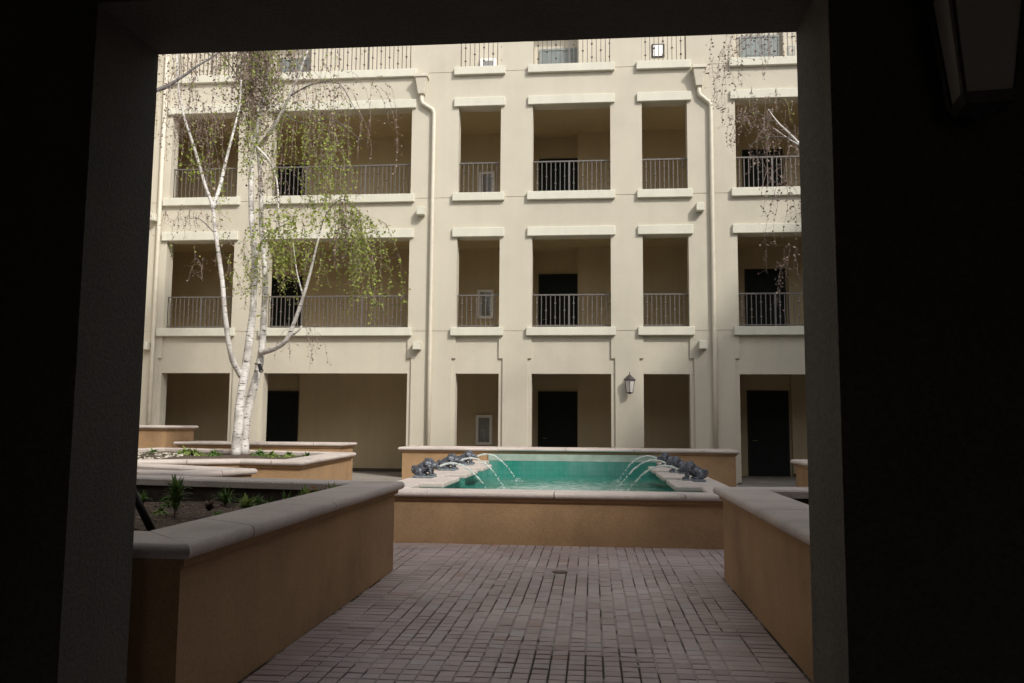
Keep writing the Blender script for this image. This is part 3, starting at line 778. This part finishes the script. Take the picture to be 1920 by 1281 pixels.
def strand(tw, lf, p, hd, length, dens, s, spread=0.35, r=0.0042):
    """a thin twig that arcs out along hd and then hangs"""
    n = 9; pts = [Vector(p)]; v = Vector((hd[0], hd[1], 0.15)); q = Vector(p); st = length / n
    for i in range(n):
        v = v * 0.70 + Vector((rnd.gauss(0, .17), rnd.gauss(0, .15), -0.56)); q = q + v.normalized() * st; pts.append(q.copy())
    tw.tube(pts, [r * (1 - 0.55 * i / n) for i in range(n + 1)], 3, cap=False)
    for i in range(1, n + 1):
        k = int(dens * st) + (1 if rnd.random() < (dens * st) % 1 else 0)
        for _ in range(k):
            t = rnd.random(); c = pts[i - 1].lerp(pts[i], t)
            if rnd.random() < 0.45:
                e = c + Vector((rnd.gauss(0, .085), rnd.gauss(0, .085), -rnd.uniform(0.0, .13))); tw.tube([c, e], [r * .5, r * .3], 3, cap=False); c = e
            leaf(lf, c, s)
def tree(name, label, limbs, clusters, base, extra=None, cat='tree'):
    root = empty(name, base, label, cat, 'birch trees in the courtyard')
    tr = MB(); br = MB(); tw = MB(); gl = MB(); bl = MB()
    lib = []
    for pts, r0, r1, kind in limbs:
        if kind == 't': limb(tr, pts, r0, r1, 14)
        else:
            br = MB(); limb(br, pts, r0, r1, 7, 0.03); br.build('branch', M['greybark'], root, smooth=True)
    for (c, sp_, n, L, hd, green, dens, s) in clusters:
        for _ in range(n):
            p = Vector((c[0] + rnd.gauss(0, sp_[0]), c[1] + rnd.gauss(0, sp_[1]), c[2] + rnd.gauss(0, sp_[2])))
            h = (hd[0] + rnd.gauss(0, .5), hd[1] + rnd.gauss(0, .5))
            strand(tw, gl if rnd.random() < green else bl, p, h, rnd.uniform(*L), dens, s)
    tr.build('trunk', M['bark'], root, smooth=True)
    tw.build('twigs', M['twig'], root)
    if gl.v: gl.build('leaves', M['green'], root)
    if bl.v: bl.build('catkins', M['brown'], root)
    return root
K = 0.975
def sc(l): return [(x * K, y * K, 1.35 + (z - 1.35) * K) for x, y, z in l]
s1 = sc([(-7.02,16.20,0.72),(-6.99,16.20,1.29),(-6.98,16.20,1.71),(-6.91,16.25,2.46),(-6.86,16.30,3.22),(-6.82,16.30,3.87),(-6.85,16.30,4.86),(-6.94,16.30,5.64),(-6.98,16.30,6.42),(-6.95,16.30,7.10),(-6.84,16.40,8.05),(-6.72,16.50,9.25),(-6.68,16.60,10.36),(-6.64,16.70,11.50)])
s2 = sc([(-6.96,16.45,0.72),(-6.94,16.45,1.50),(-6.81,16.45,2.09),(-6.70,16.50,2.75),(-6.72,16.60,3.47),(-6.76,16.70,4.38),(-6.91,16.80,5.31),(-6.97,16.80,6.34),(-7.06,16.80,7.15),(-7.17,16.80,8.21),(-7.26,16.80,9.41),(-7.27,16.80,10.73)])
s3 = sc([(-7.00,16.25,2.30),(-7.06,16.00,2.55),(-7.07,15.80,2.87),(-7.09,15.60,3.45),(-7.14,15.50,4.17),(-7.26,15.40,4.99),(-7.33,15.40,5.50),(-7.49,15.30,6.02),(-7.70,15.20,6.74),(-7.87,15.10,7.29),(-7.95,15.00,7.84),(-7.98,14.90,8.55)])
s3b = sc([(-7.33,15.40,5.50),(-7.26,15.50,5.97),(-7.20,15.60,6.54),(-7.13,15.70,7.12),(-7.07,15.80,7.65),(-7.05,15.80,8.26)])
brn = sc([(-6.68,16.40,2.77),(-6.34,16.20,2.83),(-6.02,16.00,2.97),(-5.81,15.90,3.33),(-5.62,15.80,3.79),(-5.45,15.70,4.29),(-5.32,15.60,4.74),(-5.24,15.60,5.09)])
spr = sc([(-5.99,16.00,3.05),(-5.77,15.90,3.13),(-5.63,15.85,3.25)])
u1 = sc([(-7.06,16.80,7.18),(-6.71,16.60,7.48),(-6.46,16.50,7.82),(-6.26,16.40,8.14),(-6.04,16.30,8.55),(-5.80,16.20,9.13),(-5.56,16.10,9.82)])
def C(px, py, pz, sx, sz, n, L, hd, green, dens=26, s=0.05):
    p = sc([(px, py, pz)])[0]
    return (p, (sx, 0.35, sz), n, L, hd, green, dens, s)
tree('birch_tree', 'white trunked birch tree with several stems in the sunlit left planter',
     [(s1, 0.105, 0.022, 't'), (s2, 0.10, 0.02, 't'), (s3, 0.062, 0.014, 't'), (s3b, 0.042, 0.012, 't'), (brn, 0.06, 0.015, 't'), (spr, 0.035, 0.014, 't'), (u1, 0.045, 0.013, 't'),
      (sc([(-6.95,16.3,7.1),(-6.5,16.2,6.6),(-6.3,16.1,5.9),(-6.35,16.1,5.0)]), 0.03, 0.010, 't'),
      (sc([(-5.6,15.8,3.8),(-5.75,15.8,4.3),(-5.85,15.8,4.9)]), 0.018, 0.006, 't'),
      (sc([(-6.26,16.4,8.14),(-5.7,16.2,8.3),(-5.1,16.0,8.2),(-4.7,15.9,7.6)]), 0.02, 0.006, 'b'),
      (sc([(-6.46,16.5,7.82),(-5.9,16.3,7.5),(-5.2,16.0,7.45),(-4.6,15.9,7.0)]), 0.016, 0.005, 'b'),
      (sc([(-5.24,15.6,5.09),(-5.1,15.6,5.5),(-4.8,15.6,5.7),(-4.5,15.6,5.45)]), 0.013, 0.005, 'b'),
      (sc([(-7.17,16.8,8.21),(-7.6,16.3,8.9),(-8.0,16.0,9.3)]), 0.02, 0.006, 'b'),
      (sc([(-6.85,16.3,4.86),(-6.4,16.1,5.2),(-5.9,16.0,5.4)]), 0.018, 0.006, 'b'),
      (sc([(-7.26,15.4,4.99),(-7.6,15.4,5.3),(-7.9,15.4,5.3)]), 0.012, 0.004, 'b')],
     [C(-7.0,16.3,9.9,.34,.5,97,(0.7,1.9),(0,0),.35,39,.05),
      C(-7.0,16.3,8.9,.20,.45,76,(0.5,1.4),(0,0),.45,44,.05),
      C(-6.85,16.2,7.7,.16,.4,35,(0.4,1.1),(.1,0),.55,43,.05),
      C(-7.9,15.2,8.6,.35,.4,23,(0.5,1.3),(-.2,0),.12,19,.045),
      C(-7.7,15.2,7.35,.28,.22,39,(0.3,0.8),(0,0),.12,26,.042),
      C(-7.6,15.3,6.6,.15,.2,14,(0.2,0.5),(0,0),.95,40,.06),
      C(-6.0,16.2,9.2,.45,.5,35,(0.8,1.9),(.3,0),.45,20,.05),
      C(-5.1,16.0,8.1,.42,.25,23,(0.9,2.0),(.3,0),.25,15,.045),
      C(-5.8,16.1,7.8,.32,.25,16,(1.0,2.1),(.1,0),.85,34,.055),
      C(-5.15,15.9,7.1,.16,.2,7,(1.6,2.3),(.1,0),.9,40,.055),
      C(-7.2,15.4,7.4,.25,.25,10,(0.7,1.5),(0,0),.5,20,.05),
      C(-6.25,16.0,5.35,.22,.22,21,(0.3,1.0),(.2,0),1.0,62,.06),
      C(-5.9,15.9,4.9,.35,.2,12,(0.3,0.9),(.2,0),1.0,52,.058),
      C(-4.95,15.6,5.65,.30,.10,22,(0.4,1.5),(.45,0),.9,46,.055),
      C(-4.6,15.6,5.45,.16,.10,18,(0.8,2.0),(.3,0),.9,46,.055),
      C(-4.40,15.6,5.1,.05,.15,6,(1.3,1.9),(.05,0),.9,46,.055),
      C(-5.3,15.7,4.9,.25,.25,11,(0.3,0.8),(.3,0),.9,40,.05),
      C(-6.9,16.0,5.0,.22,.35,18,(0.3,0.8),(-.2,0),.9,37,.05),
      C(-6.6,16.0,4.2,.25,.35,14,(0.3,0.6),(.2,0),.95,37,.05),
      C(-7.9,15.4,5.45,.30,.06,23,(0.15,0.4),(-.3,0),.03,23,.038),
      C(-7.45,15.4,4.6,.10,.15,8,(0.2,0.5),(-.5,0),.1,20,.04),
      C(-6.5,16.1,6.4,.35,.3,18,(0.3,1.0),(.2,0),.6,31,.05),
      C(-5.6,16.1,6.5,.35,.3,10,(0.5,1.3),(.2,0),.7,27,.05),
      C(-5.5,15.8,3.25,.25,.1,9,(0.4,0.9),(.4,0),.05,13,.04)],
     (-6.82, 15.85, 0.7))
# tree rooted left of the frame: grey limb reaching in
tree('birch_tree', 'birch whose bare dark limb reaches in at the top left corner',
     [([(-9.3,13.3,0.7),(-9.25,13.3,2.5),(-9.2,13.2,5.0),(-9.3,13.2,8.0),(-9.4,13.3,11.0)], 0.12, 0.03, 't'),
      ([(-9.2,13.2,5.0),(-8.6,13.1,5.9),(-7.85,13.0,6.64),(-7.41,13.2,6.98),(-7.24,13.4,7.17),(-7.07,13.6,7.43),(-6.95,13.7,7.61),(-6.67,14.0,8.01),(-6.40,14.2,8.47)], 0.055, 0.010, 'b'),
      ([(-7.41,13.2,6.98),(-7.2,13.1,6.95),(-6.95,13.1,7.05)], 0.012, 0.004, 'b')],
     [((-7.1,13.5,7.3),(.25,.2,.2),9,(.3,.8),(0,0),.1,14,.04), ((-6.5,14.1,8.3),(.25,.2,.2),16,(.4,1.0),(0,0),.2,16,.04), ((-7.6,13.2,8.0),(.2,.2,.4),10,(.5,1.2),(0,0),.1,14,.04)],
     (-9.3, 13.3, 0.7))
tree('birch_tree', 'birch with brown catkin twigs hanging in from behind the right pillar',
     [([(5.9,15.4,0.6),(5.85,15.4,2.6),(5.8,15.3,5.0),(5.75,15.3,8.0),(5.7,15.3,11.0)], 0.11, 0.03, 't'),
      ([(5.8,15.3,4.2),(5.1,15.1,5.0),(4.24,15.0,5.80),(3.74,15.0,6.34),(3.52,15.0,6.59),(3.33,15.0,6.79),(3.16,15.0,7.05)], 0.045, 0.010, 't'),
      ([(3.74,15.0,6.34),(3.52,15.0,6.48),(3.24,15.0,6.70)], 0.016, 0.006, 't'),
      ([(5.75,15.3,7.6),(4.8,15.1,8.8),(3.9,15.0,9.0),(3.2,15.0,8.7),(2.6,15.0,8.2)], 0.035, 0.005, 'b'),
      ([(3.3,15.0,6.8),(2.9,15.0,7.0),(2.6,15.0,6.9)], 0.010, 0.004, 'b'), ([(3.6,15.0,6.5),(3.1,14.9,6.5),(2.75,14.9,6.3)], 0.010, 0.004, 'b')],
     [((2.9,15.0,7.0),(.26,.25,.2),36,(.2,.6),(-.2,0),.04,26,.042), ((3.3,15.0,6.7),(.25,.2,.3),24,(.3,.7),(0,0),.05,22,.042),
      ((2.45,15.0,8.2),(.18,.2,.25),12,(.6,1.4),(-.1,0),.04,20,.045), ((3.3,15.0,8.9),(.35,.2,.25),20,(.5,1.2),(0,0),.08,22,.045),
      ((3.6,15.0,5.9),(.15,.2,.3),7,(1.2,2.2),(0,0),.04,16,.05), ((3.25,15.0,6.0),(.15,.2,.2),4,(.8,1.6),(0,0),.3,16,.05),
      ((3.45,15.0,4.3),(.12,.15,.15),7,(.4,.9),(0,0),.0,26,.05)],
     (5.9, 15.4, 0.6))
# spotlight strapped to the birch trunk
sl = empty('tree_spotlight', (-6.42, 15.85, 2.5), 'small black spotlight strapped to the birch trunk', 'spotlight')
mb = MB(); mb.tube([(-6.47, 15.85, 2.50), (-6.40, 15.80, 2.36)], [0.035, 0.045], 12); mb.build('housing', M['blackmetal'], sl, smooth=False)
mb = MB(); mb.tube([(-6.40, 15.80, 2.36), (-6.396, 15.797, 2.352)], [0.037, 0.037], 12); mb.build('lens', M['cylinder'], sl)
mb = MB(); mb.tube([(-6.60, 15.95, 2.52), (-6.47, 15.85, 2.50)], 0.012, 8); mb.build('bracket', M['blackmetal'], sl)

# ================================================================== PLANTS
def tuft(x, y_, z, h, n, mat, label, spread=0.5, wd=0.02, stem=0.0, cat='plant', grp='young plants in the planters'):
    root = empty('leafy_plant', (x, y_, z), label, cat, grp)
    mb = MB(); n = int(n * 1.5)
    for k in range(n):
        a = rnd.uniform(0, 6.283); l = h * rnd.uniform(0.55, 1.1); sp = spread * rnd.uniform(0.3, 1.1)
        d = Vector((math.cos(a), math.sin(a), 0)); sd_ = Vector((-d.y, d.x, 0)); ww = wd * rnd.uniform(0.7, 1.3)
        P = []
        z0 = z + stem * rnd.uniform(0.3, 1)
        for i in range(6):
            t = i / 5; P.append(Vector((x, y_, z0)) + d * (sp * h * (t ** 1.3)) + Vector((0, 0, l * (t * (1.35 - 0.75 * t * sp * 1.6)))))
        V = []
        for i, p in enumerate(P):
            t = i / 5; wv = ww * (math.sin(math.pi * min(0.97, 0.15 + 0.85 * t)) ** 0.7); V += [p - sd_ * wv, p + sd_ * wv]
        mb.add(V, [(2 * i, 2 * i + 1, 2 * i + 3, 2 * i + 2) for i in range(5)])
    mb.build('leaves', M[mat], root)
    if stem:
        mb = MB(); mb.tube([(x, y_, z - 0.02), (x, y_, z + stem)], 0.012, 6); mb.build('stem', M['twig'], root)
PA = 'young plants in the planters'
tuft(-3.22, 6.35, 0.60, 0.17, 60, 'plant', 'taller leafy plant on a thin stem in the middle of the near left planter', .75, .012, stem=.19)
tuft(-4.55, 7.80, 0.60, 0.22, 44, 'plant', 'green strappy plant at the left end of the near left planter', .75, .015)
tuft(-4.15, 7.55, 0.60, 0.12, 24, 'plant', 'small pale sprig next to the strappy plant in the near left planter', .8, .010)
tuft(-2.86, 6.85, 0.60, 0.17, 46, 'limeplant', 'bright green strappy plant near the inner coping of the near left planter', .7, .013)
tuft(-2.62, 6.75, 0.60, 0.15, 34, 'plant', 'low spreading plant between the bright green plant and the long coping', .8, .012)
tuft(-3.35, 7.55, 0.60, 0.19, 34, 'plant', 'thin grassy plant against the far wall of the near left planter', .95, .008)
tuft(-3.00, 7.45, 0.60, 0.13, 26, 'plant', 'small grassy sprig right of the thin grassy plant by the far wall', .9, .008)
tuft(-3.25, 7.00, 0.60, 0.12, 30, 'redplant', 'low reddish dry plant in the centre of the near left planter', .95, .012)
tuft(-2.60, 7.08, 0.60, 0.17, 34, 'plant', 'first green plant of the row along the inner coping of the near left planter', .7, .012)
tuft(-2.50, 7.25, 0.60, 0.19, 34, 'limeplant', 'lime green plant second in the row along the inner coping', .65, .012)
tuft(-2.42, 7.38, 0.60, 0.20, 30, 'plant', 'leafy plant third in the row, nearly in the far right planter corner', .6, .011)
tuft(-2.33, 7.48, 0.60, 0.21, 24, 'limeplant', 'upright plant tight in the corner where the copings of the near left planter meet', .45, .010)
for i, (x, yv, h, mt, lb) in enumerate([(-3.75, 7.25, .09, 'plant', 'low weed left of the reddish plant in the near left planter'), (-3.55, 6.75, .07, 'limeplant', 'tiny lime seedling in front of the low weed in the near left planter'),
        (-2.72, 7.35, .11, 'plant', 'rounded low plant behind the row along the inner coping'), (-4.05, 7.95, .13, 'plant', 'low clump in the shade of the far wall of the near left planter'),
        (-2.95, 6.52, .08, 'plant', 'small low weed nearest the long coping of the near left planter')]):
    tuft(x, yv, 0.60, h, 34, mt, lb, 1.3, .013)
mb = MB()
for _ in range(9):
    q = Vector((-2.42 + rnd.gauss(0, .05), 7.32 + rnd.gauss(0, .1), 0.76 + rnd.uniform(0, .05)))
    for k in range(4): leaf(mb, q, 0.016)
M['petal'] = m_leaf('orange_petals', (0.5, 0.10, 0.03), (0.6, 0.22, 0.05), 0.2)
tag(mb.build('orange_flowers', M['petal']), 'tiny orange blossoms over the plants in the corner of the near left planter', 'flowers')
tuft(-7.0, 10.35, 0.66, 0.36, 60, 'limeplant', 'bushy bright green plant in the wedge shaped planter at the left pillar', .55, .016)
tuft(-7.9, 10.3, 0.66, 0.3, 40, 'plant', 'dark green plant in the wedge shaped planter behind the left pillar', .6, .016)
for i, (x, yv, h, mt, lb) in enumerate([(-7.6, 15.6, .17, 'limeplant', 'low green plant left of the birch trunk'), (-7.15, 15.5, .14, 'plant', 'dark low plant just left of the birch trunk base'),
                            (-8.2, 15.2, .15, 'plant', 'low pale green plant left in the sunlit birch planter'), (-5.9, 15.2, .13, 'limeplant', 'low lime plant right of the birch trunk'), (-5.5, 15.0, .13, 'limeplant', 'low lime plant between birch trunk and planter corner'),
                            (-5.1, 14.8, .12, 'plant', 'small plant by the right coping of the birch planter'),
     (-6.3, 15.6, .16, 'plant', 'dark green clump immediately right of the birch trunk base'), (-7.9, 15.9, .18, 'limeplant', 'lime clump against the back coping left of the birch')]):
    tuft(x, yv, 0.74, h * 1.25, 60, mt, lb, 1.6, .016)
# mulch and pale gravel (uncountable)
def chips(n, poly_box, z, s, mat, name, label, inside):
    mb = MB(); x0, x1, y0, y1 = poly_box; c = 0
    while c < n:
        x = rnd.uniform(x0, x1); yv = rnd.uniform(y0, y1)
        if not inside(x, yv): continue
        c += 1; r = s * rnd.uniform(0.4, 1.3); a = rnd.uniform(0, 3.14); p = Vector((x, yv, z + 0.05 * noise.noise(Vector((x, yv, z)) * 1.3) + 0.006))
        u = Vector((math.cos(a), math.sin(a), rnd.uniform(-.4, .4))) * r; v = Vector((-math.sin(a), math.cos(a), rnd.uniform(-.4, .4))) * r * rnd.uniform(.3, .8); t = Vector((0, 0, r * rnd.uniform(.2, .5)))
        mb.add([p - u, p - v, p + u, p + v, p + t], [(0, 1, 4), (1, 2, 4), (2, 3, 4), (3, 0, 4)])
    o = mb.build(name, M[mat], None); tag(o, label, name.replace('_', ' '), kind='stuff')
chips(3600, (-6.0, -2.2, 4.1, 7.9), 0.60, 0.02, 'chip', 'bark_mulch', 'brown bark chips on the soil of the near left planter', lambda x, y_: y_ < 7.45 - 0.17 * (x + 2.2))
chips(160, (-6.0, -2.2, 4.1, 7.9), 0.61, 0.012, 'pale', 'pebbles', 'scattered pale pebbles on the soil of the near left planter', lambda x, y_: y_ < 7.45 - 0.17 * (x + 2.2))
chips(420, (-9.3, -7.3, 12.3, 15.2), 0.755, 0.04, 'pale', 'gravel', 'pale gravel and rubble in the sunlit birch planter', lambda x, y_: True)
# black pipe leaning in the soil
mb = MB(); mb.tube([(-3.03, 5.7, 0.56), (-3.17, 5.7, 0.80), (-3.50, 5.72, 1.36)], 0.027, 12)
tag(mb.build('leaning_pipe', M['blackmetal'], None, smooth=True), 'black pipe leaning out of the soil in the near left planter', 'pipe')
